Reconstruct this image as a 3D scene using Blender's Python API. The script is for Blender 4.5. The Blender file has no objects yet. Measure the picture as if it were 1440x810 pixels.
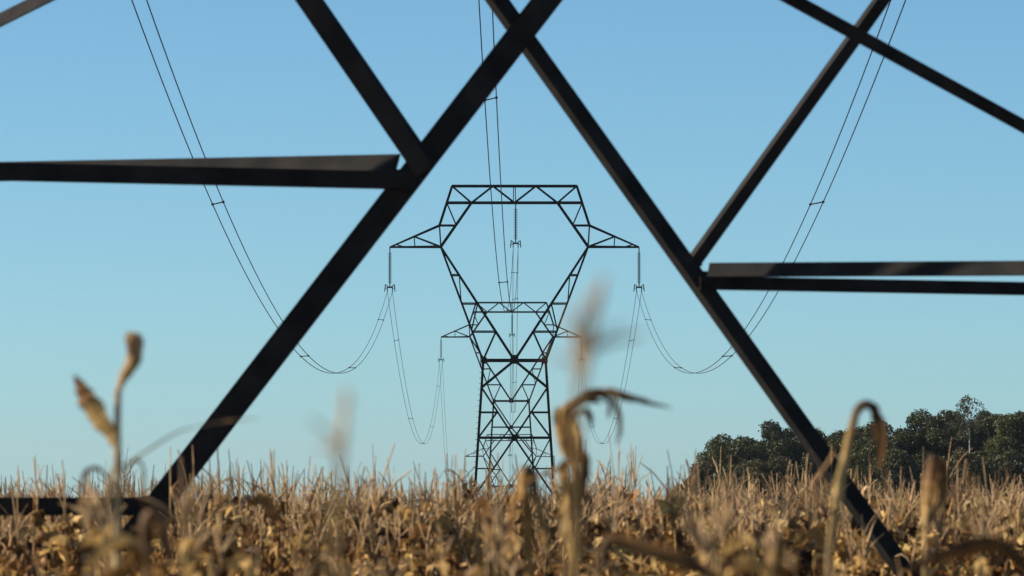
import bpy, bmesh, math, random
import numpy as np
from mathutils import Vector, Matrix

R = math.radians
rng = np.random.default_rng(7)
random.seed(7)
sc = bpy.context.scene
col = sc.collection

# ------------------------------------------------------------------ camera
FPX = 8000.0                      # 200 mm lens, photo 1440 px wide
CAMZ = 2.25
PITCH = math.atan((690 - 405) / FPX)
cam_d = bpy.data.cameras.new('camera')
cam = bpy.data.objects.new('camera', cam_d)
col.objects.link(cam)
cam.location = (0, 0, CAMZ)
cam.rotation_euler = (R(90) + PITCH, 0, 0)
cam_d.sensor_width = 36
cam_d.lens = 200
cam_d.clip_start = 0.5
cam_d.clip_end = 60000
cam_d.dof.use_dof = True
cam_d.dof.focus_distance = 430
cam_d.dof.aperture_fstop = 6.8
sc.camera = cam


def P(px, py, d):
    """world point seen at photo pixel (1440x810) at depth y = d"""
    a = (px - 720) / FPX
    b = (405 - py) / FPX
    y = math.cos(PITCH) - b * math.sin(PITCH)
    z = math.sin(PITCH) + b * math.cos(PITCH)
    return Vector((a / y * d, d, CAMZ + z / y * d))


# ------------------------------------------------------------------ light
SUN_EL, SUN_AHEAD = R(33), R(7)
sd = Vector((-math.cos(SUN_EL) * math.cos(SUN_AHEAD), math.cos(SUN_EL) * math.sin(SUN_AHEAD), math.sin(SUN_EL)))
w = bpy.data.worlds.new('World')
sc.world = w
w.use_nodes = True
nt = w.node_tree
bg = nt.nodes['Background']
sky = nt.nodes.new('ShaderNodeTexSky')
sky.sky_type = 'NISHITA'
sky.sun_disc = False
sky.sun_elevation = SUN_EL
sky.sun_rotation = math.atan2(sd.x, sd.y)
sky.altitude = 0
sky.air_density = 0.6
sky.dust_density = 0.3
sky.ozone_density = 6.0
tintn = nt.nodes.new('ShaderNodeMix')
tintn.data_type = 'RGBA'
tintn.blend_type = 'MULTIPLY'
tintn.inputs[0].default_value = 1.0
tintn.inputs[7].default_value = (0.84, 1.022, 0.925, 1)
nt.links.new(sky.outputs[0], tintn.inputs[6])
nt.links.new(tintn.outputs[2], bg.inputs[0])
bg.inputs[1].default_value = 0.085

sun_d = bpy.data.lights.new('sun', 'SUN')
sun_d.energy = 5.0
sun_d.angle = R(0.53)
sun_d.color = (1.0, 0.91, 0.76)
sun = bpy.data.objects.new('sun', sun_d)
col.objects.link(sun)
sun.location = (-60, 10, 60)
sun.rotation_euler = sd.to_track_quat('Z', 'Y').to_euler()

sc.view_settings.view_transform = 'Standard'
sc.view_settings.look = 'None'
sc.view_settings.gamma = 1.0
sc.view_settings.exposure = 0.62
sc.view_settings.use_curve_mapping = False
sc.cycles.max_bounces = 6
sc.cycles.transparent_max_bounces = 8


# ------------------------------------------------------------------ materials
def new_mat(name):
    m = bpy.data.materials.new(name)
    m.use_nodes = True
    return m, m.node_tree, m.node_tree.nodes['Principled BSDF']


def noise_ramp(nt, scale, c0, c1, detail=4.0, coord='Object', p0=0.35, p1=0.68):
    tc = nt.nodes.new('ShaderNodeTexCoord')
    n = nt.nodes.new('ShaderNodeTexNoise')
    n.inputs['Scale'].default_value = scale
    n.inputs['Detail'].default_value = detail
    r = nt.nodes.new('ShaderNodeValToRGB')
    r.color_ramp.elements[0].position = p0
    r.color_ramp.elements[1].position = p1
    r.color_ramp.elements[0].color = (*c0, 1)
    r.color_ramp.elements[1].color = (*c1, 1)
    nt.links.new(tc.outputs[coord], n.inputs['Vector'])
    nt.links.new(n.outputs['Fac'], r.inputs['Fac'])
    return r


def plain(name, c0, c1, scale, rough, spec=0.3, metal=0.0, bump=0.0):
    m, nt, b = new_mat(name)
    r = noise_ramp(nt, scale, c0, c1)
    nt.links.new(r.outputs[0], b.inputs['Base Color'])
    b.inputs['Roughness'].default_value = rough
    b.inputs['Specular IOR Level'].default_value = spec
    b.inputs['Metallic'].default_value = metal
    if bump:
        bp = nt.nodes.new('ShaderNodeBump')
        bp.inputs['Strength'].default_value = bump
        bp.inputs['Distance'].default_value = 0.02
        nt.links.new(r.outputs[0], bp.inputs['Height'])
        nt.links.new(bp.outputs[0], b.inputs['Normal'])
    return m


STEEL = plain('painted_steel', (0.020, 0.0185, 0.018), (0.038, 0.034, 0.032), 3.0, 0.8, 0.03)
FARSTEEL = plain('pylon_steel', (0.006, 0.007, 0.009), (0.011, 0.011, 0.013), 1.5, 0.8, 0.03)
WIRE = plain('conductor_metal', (0.020, 0.020, 0.022), (0.03, 0.03, 0.032), 3.0, 0.7, 0.15)
GLASS = plain('insulator_glass', (0.012, 0.016, 0.018), (0.02, 0.024, 0.026), 6.0, 0.4, 0.3)
SOIL = plain('soil', (0.09, 0.06, 0.04), (0.19, 0.135, 0.085), 0.8, 0.95, 0.1, bump=0.4)
BARK = plain('bark', (0.05, 0.04, 0.03), (0.12, 0.10, 0.08), 6.0, 0.9, 0.1, bump=0.5)
BIRCH = plain('birch_bark', (0.40, 0.38, 0.35), (0.62, 0.60, 0.56), 4.0, 0.8, 0.2)


def attr_mat(name, noise_scale, lo, transl, rough, spec, streak=None):
    m, nt, b = new_mat(name)
    a = nt.nodes.new('ShaderNodeAttribute')
    a.attribute_name = 'tint'
    r = noise_ramp(nt, noise_scale, (lo, lo, lo), (1.12, 1.08, 1.02), 5.0)
    mx = nt.nodes.new('ShaderNodeMix')
    mx.data_type = 'RGBA'
    mx.blend_type = 'MULTIPLY'
    mx.inputs[0].default_value = 1.0
    nt.links.new(a.outputs['Color'], mx.inputs[6])
    nt.links.new(r.outputs[0], mx.inputs[7])
    nt.links.new(mx.outputs[2], b.inputs['Base Color'])
    b.inputs['Roughness'].default_value = rough
    b.inputs['Specular IOR Level'].default_value = spec
    tr = nt.nodes.new('ShaderNodeBsdfTranslucent')
    nt.links.new(mx.outputs[2], tr.inputs['Color'])
    ms = nt.nodes.new('ShaderNodeMixShader')
    ms.inputs[0].default_value = transl
    out = nt.nodes['Material Output']
    nt.links.new(b.outputs[0], ms.inputs[1])
    nt.links.new(tr.outputs[0], ms.inputs[2])
    nt.links.new(ms.outputs[0], out.inputs['Surface'])
    return m


MAIZE = attr_mat('dry_maize', 14.0, 0.55, 0.26, 0.6, 0.2)
LEAF = attr_mat('tree_foliage', 2.0, 0.75, 0.28, 0.5, 0.35)


# ------------------------------------------------------------------ object helpers
def tag(o, label=None, cat=None, group=None, kind=None):
    if label: o['label'] = label
    if cat: o['category'] = cat
    if group: o['group'] = group
    if kind: o['kind'] = kind
    return o


def thing(name, label, cat, loc=(0, 0, 0), group=None):
    o = bpy.data.objects.new(name, None)
    o.empty_display_size = 0.2
    col.objects.link(o)
    o.location = loc
    return tag(o, label, cat, group)


def obj(name, me, parent=None):
    o = bpy.data.objects.new(name, me)
    col.objects.link(o)
    if parent is not None:
        o.parent = parent
        # mesh data are in world space: cancel the parent's offset (only translations are used)
        o.location = -Vector(parent.location) if parent.parent is None else Vector((0, 0, 0))
    return o


class MB:
    """collects geometry for ONE mesh"""
    def __init__(self):
        self.v, self.f, self.t, self.n = [], [], [], 0

    def add(self, v, f, tint=None):
        v = np.asarray(v, float).reshape(-1, 3)
        f = np.asarray(f, int).reshape(-1, 4) + self.n
        self.v.append(v)
        self.f.append(f)
        if tint is not None:
            tt = np.asarray(tint, float)
            if tt.ndim == 1:
                tt = np.tile(tt, (len(v), 1))
            self.t.append(tt)
        self.n += len(v)

    def arrays(self):
        v = np.concatenate(self.v) if self.v else np.zeros((0, 3))
        f = np.concatenate(self.f) if self.f else np.zeros((0, 4), int)
        t = np.concatenate(self.t) if self.t else None
        return v, f, t

    def mesh(self, name, mat, smooth=False):
        v, f, t = self.arrays()
        return raw_mesh(name, v, f, t, mat, smooth)

    # shapes
    def beam(self, a, b, wd, hd=None, ref=Vector((0, 1, 0))):
        a, b = Vector(a), Vector(b)
        hd = hd or wd
        d = (b - a).normalized()
        if abs(d.dot(ref)) > 0.95:
            ref = Vector((1, 0, 0))
        u = d.cross(ref).normalized()
        n = u.cross(d).normalized()
        vs = []
        for p in (a, b):
            for (i, j) in ((-1, -1), (1, -1), (1, 1), (-1, 1)):
                vs.append(p + u * (i * wd / 2) + n * (j * hd / 2))
        self.add([tuple(x) for x in vs], [(0, 1, 5, 4), (1, 2, 6, 5), (2, 3, 7, 6), (3, 0, 4, 7), (3, 2, 1, 0), (4, 5, 6, 7)])

    def box(self, c, s):
        c = Vector(c)
        self.beam(c - Vector((0, 0, s[2] / 2)), c + Vector((0, 0, s[2] / 2)), s[0], s[1])

    def angle(self, a, b, w1, w2, t, side, phi, ref=Vector((0, -1, 0))):
        """steel angle iron: flange one faces ref, flange two folds back from the edge on `side`;
        the section is turned by phi about the member's axis so flange two shows"""
        a, b = Vector(a), Vector(b)
        d = (b - a).normalized()
        u = ref.cross(d).normalized()
        n = d.cross(u).normalized()
        if n.dot(ref) < 0:
            n = -n
        if u.dot(side) < 0:
            u = -u
        c, s = math.cos(phi), math.sin(phi)
        u2 = u * c + n * s            # along flange one, towards its corner (comes forward)
        n2 = n * c - u * s            # normal of flange one
        # visible span: w1*c + w2*s, centred on the axis
        corner = u * ((w1 * c - w2 * s) / 2.0)
        # section polygon in (u2, n2) from the corner
        pts = [(0, 0), (-w1, 0), (-w1, -t), (-t, -t), (-t, -w2), (0, -w2)]
        vs = []
        for p in (a, b):
            for (x, y) in pts:
                vs.append(tuple(p + corner + u2 * x + n2 * y))
        q = [(i, (i + 1) % 6, (i + 1) % 6 + 6, i + 6) for i in range(6)]
        q += [(0, 1, 2, 3), (0, 3, 4, 5), (9, 8, 7, 6), (11, 10, 9, 6)]
        self.add(vs, q)

    def tube(self, path, rad, sides=6, tint=None, cap=True):
        path = np.asarray([tuple(p) for p in path], float)
        n = len(path)
        rad = np.broadcast_to(np.asarray(rad, float), (n,))
        tg = np.gradient(path, axis=0)
        tg /= np.linalg.norm(tg, axis=1)[:, None] + 1e-12
        ref = np.array([0, 0, 1.0]) if abs(tg[0, 2]) < 0.8 else np.array([1.0, 0, 0])
        s = np.cross(tg, ref)
        s /= np.linalg.norm(s, axis=1)[:, None] + 1e-12
        q = np.cross(s, tg)
        ang = np.arange(sides) * 2 * math.pi / sides
        v = path[:, None, :] + rad[:, None, None] * (np.cos(ang)[None, :, None] * s[:, None, :] + np.sin(ang)[None, :, None] * q[:, None, :])
        f = []
        for i in range(n - 1):
            for k in range(sides):
                k2 = (k + 1) % sides
                f.append((i * sides + k, i * sides + k2, (i + 1) * sides + k2, (i + 1) * sides + k))
        if cap and sides == 4:
            f.append((3, 2, 1, 0)); e = (n - 1) * 4; f.append((e, e + 1, e + 2, e + 3))
        if cap and sides == 6:
            for e in (0, (n - 1) * 6):
                f.append((e, e + 1, e + 2, e + 3)); f.append((e, e + 3, e + 4, e + 5))
        tt = None
        if tint is not None:
            tt = np.asarray(tint, float)
            if tt.ndim == 2:
                tt = np.repeat(tt, sides, axis=0)
        self.add(v.reshape(-1, 3), f, tt)

    def strip(self, path, width, twist, fold, tint, side0=None, across=3, wav=None):
        path = np.asarray([tuple(p) for p in path], float)
        n = len(path)
        width = np.broadcast_to(np.asarray(width, float), (n,))
        twist = np.broadcast_to(np.asarray(twist, float), (n,))
        fold = np.broadcast_to(np.asarray(fold, float), (n,))
        tg = np.gradient(path, axis=0)
        tg /= np.linalg.norm(tg, axis=1)[:, None] + 1e-12
        s = np.array(side0 if side0 is not None else np.cross(tg[0], [0.31, 0.2, 0.93]), float)
        S = np.zeros((n, 3))
        for i in range(n):
            s = s - tg[i] * np.dot(s, tg[i])
            s /= np.linalg.norm(s) + 1e-12
            S[i] = s
        N = np.cross(tg, S)
        ct, st = np.cos(twist)[:, None], np.sin(twist)[:, None]
        S2 = S * ct + N * st
        N2 = N * ct - S * st
        h = (width / 2)[:, None]
        cf, sf = np.cos(fold)[:, None], np.sin(fold)[:, None]
        w1 = h if wav is None else h * (1 + wav[:, :1])
        w2 = h if wav is None else h * (1 + wav[:, 1:])
        if across == 3:
            v = np.stack([path + S2 * w1 * cf + N2 * w1 * sf, path, path - S2 * w2 * cf + N2 * w2 * sf], axis=1)
        else:
            v = np.stack([path + S2 * w1, path - S2 * w2], axis=1)
        f = []
        for i in range(n - 1):
            for k in range(across - 1):
                a = i * across + k
                f.append((a, a + 1, a + across + 1, a + across))
        tt = np.asarray(tint, float)
        if tt.ndim == 1:
            tt = np.tile(tt, (n, 1))
        self.add(v.reshape(-1, 3), f, np.repeat(tt, across, axis=0))


def raw_mesh(name, v, f, t, mat, smooth=False):
    me = bpy.data.meshes.new(name)
    v = np.ascontiguousarray(v, dtype=np.float32)
    f = np.ascontiguousarray(f, dtype=np.int32)
    me.vertices.add(len(v))
    me.vertices.foreach_set('co', v.ravel())
    me.loops.add(f.size)
    me.loops.foreach_set('vertex_index', f.ravel())
    me.polygons.add(len(f))
    me.polygons.foreach_set('loop_start', np.arange(0, f.size, 4, dtype=np.int32))
    me.polygons.foreach_set('use_smooth', np.full(len(f), bool(smooth)))
    if t is not None:
        at = me.attributes.new('tint', 'FLOAT_COLOR', 'POINT')
        c = np.ones((len(v), 4), np.float32)
        c[:, :3] = t
        at.data.foreach_set('color', c.ravel())
    me.update(calc_edges=True)
    me.materials.append(mat)
    return me


# ------------------------------------------------------------------ ground
def smooth(x):
    x = np.clip(x, 0, 1)
    return x * x * (3 - 2 * x)


def ground_h(x, y):
    y = np.asarray(y, float)
    h = -18.0 * smooth((y - 840) / 240.0) + 4.5 * smooth((y - 1100) / 170.0)
    h = h - 2.0 * smooth((y - 75) / 250.0)
    h = h - 40 * smooth((y - 1500) / 9000.0)
    return h


ys = np.concatenate([np.array([-300, -150, -50, -20]), np.linspace(0, 120, 31), np.linspace(140, 840, 15), np.linspace(870, 1500, 25),
                     np.geomspace(1700, 6000, 10)])
xs = np.concatenate([-np.geomspace(3000, 40, 12), np.linspace(-30, 30, 21), np.geomspace(40, 3000, 12)])
gx, gy = np.meshgrid(xs, ys)
gz = ground_h(gx, gy)
near = (np.abs(gx) < 35) & (gy < 130)
gz = gz + np.where(near, rng.normal(0, 0.02, gz.shape), 0)
nx = len(xs)
f = [(j * nx + i, j * nx + i + 1, (j + 1) * nx + i + 1, (j + 1) * nx + i) for j in range(len(ys) - 1) for i in range(nx - 1)]
gme = raw_mesh('ground', np.stack([gx, gy, gz], -1).reshape(-1, 3), f, None, SOIL, True)
tag(obj('ground', gme), kind='structure')

# ------------------------------------------------------------------ far pylons
S1 = 17.39


def TX(px):
    return (px - 723.3) / S1


def TZ(py):
    return CAMZ + (690 - py) / S1


def depth_at(z, zw, zt):
    """half depth of the head between waist and top"""
    k = min(1, max(0, (z - zw) / (zt - zw)))
    return 2.45 + (0.75 - 2.45) * (k ** 0.6)


ZW, ZT, ZA = TZ(507), TZ(261.5), TZ(347)     # waist, top, arm


def head_parts(cx, cy, dz, mat, root, thick=1.0):
    """window-shaped head with its two arms; dz lifts it"""
    def pt(px, py, s):
        z = TZ(py)
        return Vector((cx + TX(px), cy + s * depth_at(z, ZW, ZT), z + dz))

    def mir(px):
        return 2 * 723.3 - px

    top, win, arms = MB(), MB(), {-1: MB(), 1: MB()}
    ch, br, sm = 0.19 * thick, 0.115 * thick, 0.085 * thick
    for s in (-1, 1):
        # top beam
        T = [(635.5, 261.5), (693, 261.5), (723.3, 261.5), (753.5, 261.5), (811, 261.5)]
        B = [(628, 285), (662.8, 285), (723.3, 285), (783.8, 285), (818.5, 285)]
        top.beam(pt(*T[0], s), pt(*T[4], s), ch)
        top.beam(pt(*B[0], s), pt(*B[4], s), ch)
        for a, b in ((T[0], B[1]), (B[1], T[1]), (T[1], B[2]), (B[2], T[3]), (T[3], B[3]), (B[3], T[4])):
            top.beam(pt(*a, s), pt(*b, s), br)
        for dx in (-1.6, 1.6):
            top.beam(pt(723.3 + dx * 0.7, 261.5, s), pt(723.3 + dx, 285, s), sm)
        for side in (-1, 1):
            q = (lambda x: x) if side < 0 else mir
            # shoulder
            win.beam(pt(q(635.5), 261.5, s), pt(q(628), 285, s), ch)
            win.beam(pt(q(628), 285, s), pt(q(617.8), 317, s), ch)
            win.beam(pt(q(617.8), 317, s), pt(q(619.6), 347, s), br)
            win.beam(pt(q(662.8), 285, s), pt(q(619.6), 347, s), ch)
            win.beam(pt(q(617.8), 317, s), pt(q(641.5), 317, s), br)
            win.beam(pt(q(628), 285, s), pt(q(641.5), 317, s), br)
            # V
            O = lambda y: q(619.6 + (679 - 619.6) * (y - 347) / 160.0)
            I = lambda y: q(619.6 + (723.3 - 619.6) * (y - 347) / 160.0)
            win.beam(pt(O(347), 347, s), pt(O(507), 507, s), ch)
            win.beam(pt(I(347), 347, s), pt(I(507), 507, s), ch)
            for y in (387, 427, 466.5):
                win.beam(pt(O(y), y, s), pt(I(y), y, s), br)
            win.beam(pt(I(387), 387, s), pt(O(424), 424, s), sm)
            win.beam(pt(I(427), 427, s), pt(O(464), 464, s), sm)
            win.beam(pt(I(466.5), 466.5, s), pt(O(507), 507, s), br)
            # arm: tip is one point, root has depth
            tip = Vector((cx + TX(q(548.0)), cy + s * 0.12, TZ(347.5) + dz))
            r0, r1 = pt(q(619.6), 347, s), pt(q(617.8), 317, s)
            a = arms[side]
            a.beam(tip, r0, ch * 0.9)
            a.beam(tip, r1, ch * 0.75)
            m = tip.lerp(r1, 0.49)
            mb = tip.lerp(r0, 0.49)
            a.beam(m, mb, sm)
            a.beam(m, r0, br)
            a.beam(tip.lerp(r1, 0.12), tip.lerp(r0, 0.3), sm)
        win.beam(pt(679, 507, s), pt(767.6, 507, s), ch * 1.15)
        win.box(pt(723.3, 505.5, s), (0.62, 0.05, 0.62))
        for px in (680.5, 766):
            win.box(pt(px, 507, s), (0.45, 0.05, 0.42))
    # cross ties between the two faces
    for px, py in ((635.5, 261.5), (811, 261.5), (693, 261.5), (753.5, 261.5), (723.3, 285), (662.8, 285), (783.8, 285)):
        top.beam(pt(px, py, -1), pt(px, py, 1), sm)
    for px, py in ((619.6, 347), (827, 347), (617.8, 317), (828.8, 317), (679, 507), (767.6, 507)):
        win.beam(pt(px, py, -1), pt(px, py, 1), br)
    obj('top_beam', top.mesh('top_beam', mat), root)
    obj('window_frame', win.mesh('window_frame', mat), root)
    for side in (-1, 1):
        obj('cross_arm', arms[side].mesh('cross_arm', mat), root)


def body(cx, cy, z0, panels, hw, mat, root, thick=1.0, horizontals=(), subs=()):
    """four legs and the bracing of the tapering body. panels: list of (z_from, kind_from, z_to, kind_to);
    hw(z) half width = half depth"""
    zt = panels[0][0]
    for sx in (-1, 1):
        for sy in (-1, 1):
            m = MB()
            m.beam((cx + sx * hw(zt), cy + sy * hw(zt), zt), (cx + sx * hw(z0), cy + sy * hw(z0), z0), 0.21 * thick)
            obj('leg', m.mesh('leg', mat), root)
    br = MB()
    for face in range(4):
        def q(t, z):
            h = hw(z)
            if face == 0: return Vector((cx + t * h, cy - h, z))
            if face == 1: return Vector((cx + t * h, cy + h, z))
            if face == 2: return Vector((cx - h, cy + t * h, z))
            return Vector((cx + h, cy + t * h, z))
        rf = Vector((0, 1, 0)) if face < 2 else Vector((1, 0, 0))
        for (za, ka, zb, kb) in panels:
            for s in (-1, 1):
                ta = 0 if ka == 'c' else s
                tb = 0 if kb == 'c' else s
                if ka == 'l' and kb == 'x': tb = -s
                br.beam(q(ta, za), q(tb, zb), 0.15 * thick, ref=rf)
        for z, wd in horizontals:
            br.beam(q(-1, z), q(1, z), wd * thick, ref=rf)
        for (kind, a, b) in subs:
            for s in (-1, 1):
                br.beam(q(s * a[0], a[1]), q(s * b[0], b[1]), kind * thick, ref=rf)
        for (za, ka, zb, kb) in panels:
            if kb == 'c':
                c = q(0, zb)
                if face < 2:
                    br.box(c, (0.5, 0.06, 0.5))
    obj('body_bracing', br.mesh('body_bracing', mat), root)


def step_bolts(cx, cy, z0, zt, hw, mat, root):
    z = z0 + 2.5
    while z < zt:
        x, y = cx - hw(z), cy - hw(z)
        m = MB()
        m.beam((x - 0.08, y, z), (x - 0.24, y, z), 0.035)
        obj('step_bolt', m.mesh('step_bolt', mat), root)
        z += 0.45


D1, D2, D3 = 460.0, 816.0, 1283.0
C1, C2, C3 = 0.20, -0.10, -0.53
ZARM = TZ(347.5)
LZ3 = P(0, 642, D3).z - ZARM          # lift of pylon three (negative: it stands lower)
LZ2 = P(0, 474, D2).z - ZARM


def hw_far(z, dz=0):
    return 2.52 + (ZW - (z - dz)) * 0.0640


def far_pylon(name, cx, cy, dz, label, plan, thick):
    gz = float(ground_h(0, cy))
    root = thing(name, label, 'pylon', (cx, cy, gz), 'row of far lattice pylons')
    hw = lambda z: hw_far(z, dz)
    if plan == 1:
        panels = [(ZW + dz, 'c', TZ(545) + dz, 'l'), (TZ(545) + dz, 'l', TZ(615.6) + dz, 'c'),
                  (TZ(615.6) + dz, 'c', TZ(698) + dz, 'l'), (TZ(698) + dz, 'l', gz + 0.1, 'c')]
        hz = [(TZ(615.6) + dz, 0.19)]
        z58, z61, z45, z66, z70 = TZ(580) + dz, TZ(615.6) + dz, TZ(545) + dz, TZ(659) + dz, TZ(698) + dz
        f1 = 1 - (z45 - z58) / (z45 - z61)
        f2 = (z61 - z66) / (z61 - z70)
        subs = [(0.11, (1, z58), (f1, z58)), (0.11, (f1, z58), (1, z61)),
                (0.11, (1, z66), (f2, z66)), (0.11, (f2, z66), (1, z61))]
    else:
        L = lambda y: P(0, y, cy).z if plan == 2 else ZW + dz - (y - 564) * 0.102
        panels = [(ZW + dz, 'l', L(600.7), 'c'), (L(600.7), 'c', L(637), 'l'),
                  (L(637), 'l', L(683.6), 'c'), (L(683.6), 'c', gz + 0.1, 'l')]
        hz = [(L(600.7), 0.15), (L(683.6), 0.15)]
        z6 = (L(637) + L(683.6)) / 2
        subs = [(0.11, (1, z6), (0.5, z6)), (0.11, (0.5, z6), (1, L(683.6)))]
    body(cx, cy, gz - 0.3, panels, hw, FARSTEEL, root, thick, hz, subs)
    head_parts(cx, cy, dz, FARSTEEL, root, thick)
    step_bolts(cx, cy, gz, ZW + dz, hw, FARSTEEL, root)
    return root


far_pylon('lattice_pylon', C1, D1, 0.0, 'largest far lattice pylon of dark steel with hexagonal head, framed by black bars', 1, 0.82)
far_pylon('lattice_pylon', C2, D2, LZ2, 'middle-sized far lattice pylon seen through the body of the largest far one', 2, 1.0)
far_pylon('lattice_pylon', C3, D3, LZ3, 'smallest and farthest lattice pylon, its arms just above the maize', 3, 1.0)


# insulator strings
def insulator(cx, cy, ztop, label, grp, nseg):
    root = thing('insulator_string', label, 'insulator', (cx, cy, ztop), grp)
    m = MB()
    L = 2.78
    m.tube([(cx, cy, ztop + 0.05), (cx, cy, ztop - L - 0.42)], 0.045, 4)
    obj('hanger_rod', m.mesh('hanger_rod', FARSTEEL), root)
    m = MB()
    for k in range(19):
        z = ztop - 0.42 - k * (L - 0.4) / 18
        m.tube([(cx, cy, z), (cx, cy, z - 0.03), (cx, cy, z - 0.05)], [0.05, 0.18, 0.165], 8)
    obj('disc_stack', m.mesh('disc_stack', GLASS), root)
    zb = ztop - L - 0.42
    m = MB()
    m.beam((cx - 0.25, cy, zb), (cx + 0.25, cy, zb), 0.12, 0.05)
    for s in (-1, 1):
        m.beam((cx + s * 0.2, cy, zb), (cx + s * 0.2, cy, zb - 0.33), 0.07, 0.07)
        m.tube([(cx + s * 0.2, cy - 0.35, zb - 0.30), (cx + s * 0.2, cy + 0.35, zb - 0.30)], 0.045, 4)
    obj('yoke_plate', m.mesh('yoke_plate', FARSTEEL), root)
    for s in (-1, 1):
        m = MB()
        m.tube([(cx + s * 0.10, cy, zb + 0.02), (cx + s * 0.34, cy, zb + 0.22), (cx + s * 0.40, cy, zb + 0.2)], 0.03, 4)
        m.beam((cx + s * 0.36, cy, zb + 0.24), (cx + s * 0.42, cy, zb - 0.34), 0.075)
        m.tube([(cx + s * 0.2, cy, zb - 0.1), (cx + s * 0.40, cy, zb - 0.05)], 0.025, 4)
        obj('arcing_horn', m.mesh('arcing_horn', FARSTEEL), root)
    return zb - 0.30


SIDE = {-1: 'left', 0: 'middle', 1: 'right'}
ARMX = {-1: TX(548.0), 0: TX(725.0), 1: TX(898.6)}
TN = {1: 'largest far pylon', 2: 'middle-sized far pylon', 3: 'smallest far pylon'}
clamp = {}
for t, (cx, cy, dz) in {1: (C1, D1, 0), 2: (C2, D2, LZ2), 3: (C3, D3, LZ3)}.items():
    for s in (-1, 0, 1):
        zt = (ZARM - 0.05 if s else TZ(286.5)) + dz
        where = {-1: 'left arm tip', 0: 'middle of the top beam', 1: 'right arm tip'}[s]
        z = insulator(cx + ARMX[s], cy, zt, 'insulator string hanging from the %s of the %s' % (where, TN[t]),
                      'insulator strings on the far pylons', 19)
        clamp[(t, s)] = Vector((cx + ARMX[s], cy, z))


# conductors: every wire its own thing
def quad(p, q, r):
    A = np.array([[d * d, d, 1] for d, _ in (p, q, r)])
    return np.linalg.solve(A, np.array([h for _, h in (p, q, r)]))


FORE_Y = 45.5
side_near = quad((153, CAMZ + 13.2), (314, CAMZ + 6.5), (D1, clamp[(1, -1)].z))
far12 = quad((D1, clamp[(1, -1)].z), (621, P(0, 622, 621).z), (D2, clamp[(2, -1)].z))
far23 = quad((D2, clamp[(2, -1)].z), (890, P(0, 650, 890).z), (D3, clamp[(3, -1)].z))
fore_x = {-1: -10.1, 0: -1.3, 1: 10.45}


def span_point(sp, s, d, off):
    if sp == 'near':
        c, x0, x1, d0, d1 = side_near, fore_x[s], clamp[(1, s)].x, FORE_Y, D1
        lift = clamp[(1, s)].z - clamp[(1, -1)].z
    elif sp == 'mid':
        c, x0, x1, d0, d1 = far12, clamp[(1, s)].x, clamp[(2, s)].x, D1, D2
        lift = clamp[(1, s)].z - clamp[(1, -1)].z
    else:
        c, x0, x1, d0, d1 = far23, clamp[(2, s)].x, clamp[(3, s)].x, D2, D3
        lift = clamp[(2, s)].z - clamp[(2, -1)].z
    k = (d - d0) / (d1 - d0)
    return Vector((x0 + (x1 - x0) * k + off, d, c[0] * d * d + c[1] * d + c[2] + lift))


SPAN = {'near': ('from the top edge to the largest pylon', FORE_Y, D1),
        'mid': ('between the largest and the middle-sized pylon', D1, D2),
        'far': ('from the middle-sized to the smallest pylon', D2, D3)}
for sp, (txt, d0, d1) in SPAN.items():
    for s in (-1, 0, 1):
        for e in (-1, 1):
            root = thing('power_line', '%s wire of the %s pair of cables %s' % ('left' if e < 0 else 'right', SIDE[s], txt), 'cable',
                         span_point(sp, s, d1 - 0.01, e * 0.2), 'overhead cables')
            m = MB()
            m.tube([span_point(sp, s, d, e * 0.2) for d in np.linspace(d0, d1, 90)], 0.0185, 6)
            obj('conductor', m.mesh('conductor', WIRE, True), root)
ORD = ['first', 'second', 'third', 'fourth', 'fifth']
for sp, ds, txt in (('near', (194, 274, 354, 430), 'counted from the top edge'),
                    ('mid', (488, 560, 640, 715, 785), 'counted away from it')):
    for s in (-1, 0, 1):
        for k, d in enumerate(ds):
            a, b = span_point(sp, s, d, -0.2), span_point(sp, s, d - 0.7, 0.2)
            root = thing('cable_spacer', '%s spacer on the %s cables %s, %s' % (
                ORD[k], SIDE[s], 'swooping to the largest pylon' if sp == 'near' else 'beyond the largest pylon', txt),
                'spacer', a, 'spacer bars on the cables')
            m = MB()
            m.tube([a, b], 0.024, 4)
            obj('bar', m.mesh('bar', WIRE), root)
            for p in (a, b):
                m = MB()
                m.tube([p - Vector((0, 0.07, 0)), p + Vector((0, 0.07, 0))], 0.05, 6)
                obj('clamp', m.mesh('clamp', WIRE), root)

# ------------------------------------------------------------------ near pylon
root = thing('lattice_pylon', 'nearest lattice pylon, its thick black crossing bars and braces out of focus', 'pylon', (0, FORE_Y, 0))
LEFT, RIGHT, UP, DOWN = Vector((-1, 0, 0)), Vector((1, 0, 0)), Vector((0, 0, 1)), Vector((0, 0, -1))
FD = 50.0


def member(name, a, b, w1, w2, side, phi, label=None):
    m = MB()
    m.angle(a, b, w1, w2, 0.014, side, R(phi))
    o = obj(name, m.mesh(name, STEEL), root)
    if label: o['label'] = label
    return o


# bars of the far face
x = lambda y: 768 - 0.77 * y
member('cross_brace', P(x(-920), -920, FD - .25), P(x(1050), 1050, FD - .25), 0.228, 0.15, LEFT, 2)
x = lambda y: 700 + 0.713 * y
member('cross_brace', P(x(-985), -985, FD), P(x(1050), 1050, FD), 0.137, 0.14, LEFT, 21)
x = lambda y: 435.5 + 0.687 * y
member('upper_brace', P(x(-480), -480, FD - .42), P(x(239), 239, FD - .42), 0.178, 0.14, RIGHT, 18)
x = lambda y: 1240 - 0.718 * y
member('upper_brace', P(x(-330), -330, FD + .1), P(x(385), 385, FD + .1), 0.108, 0.10, LEFT, 21)
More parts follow.
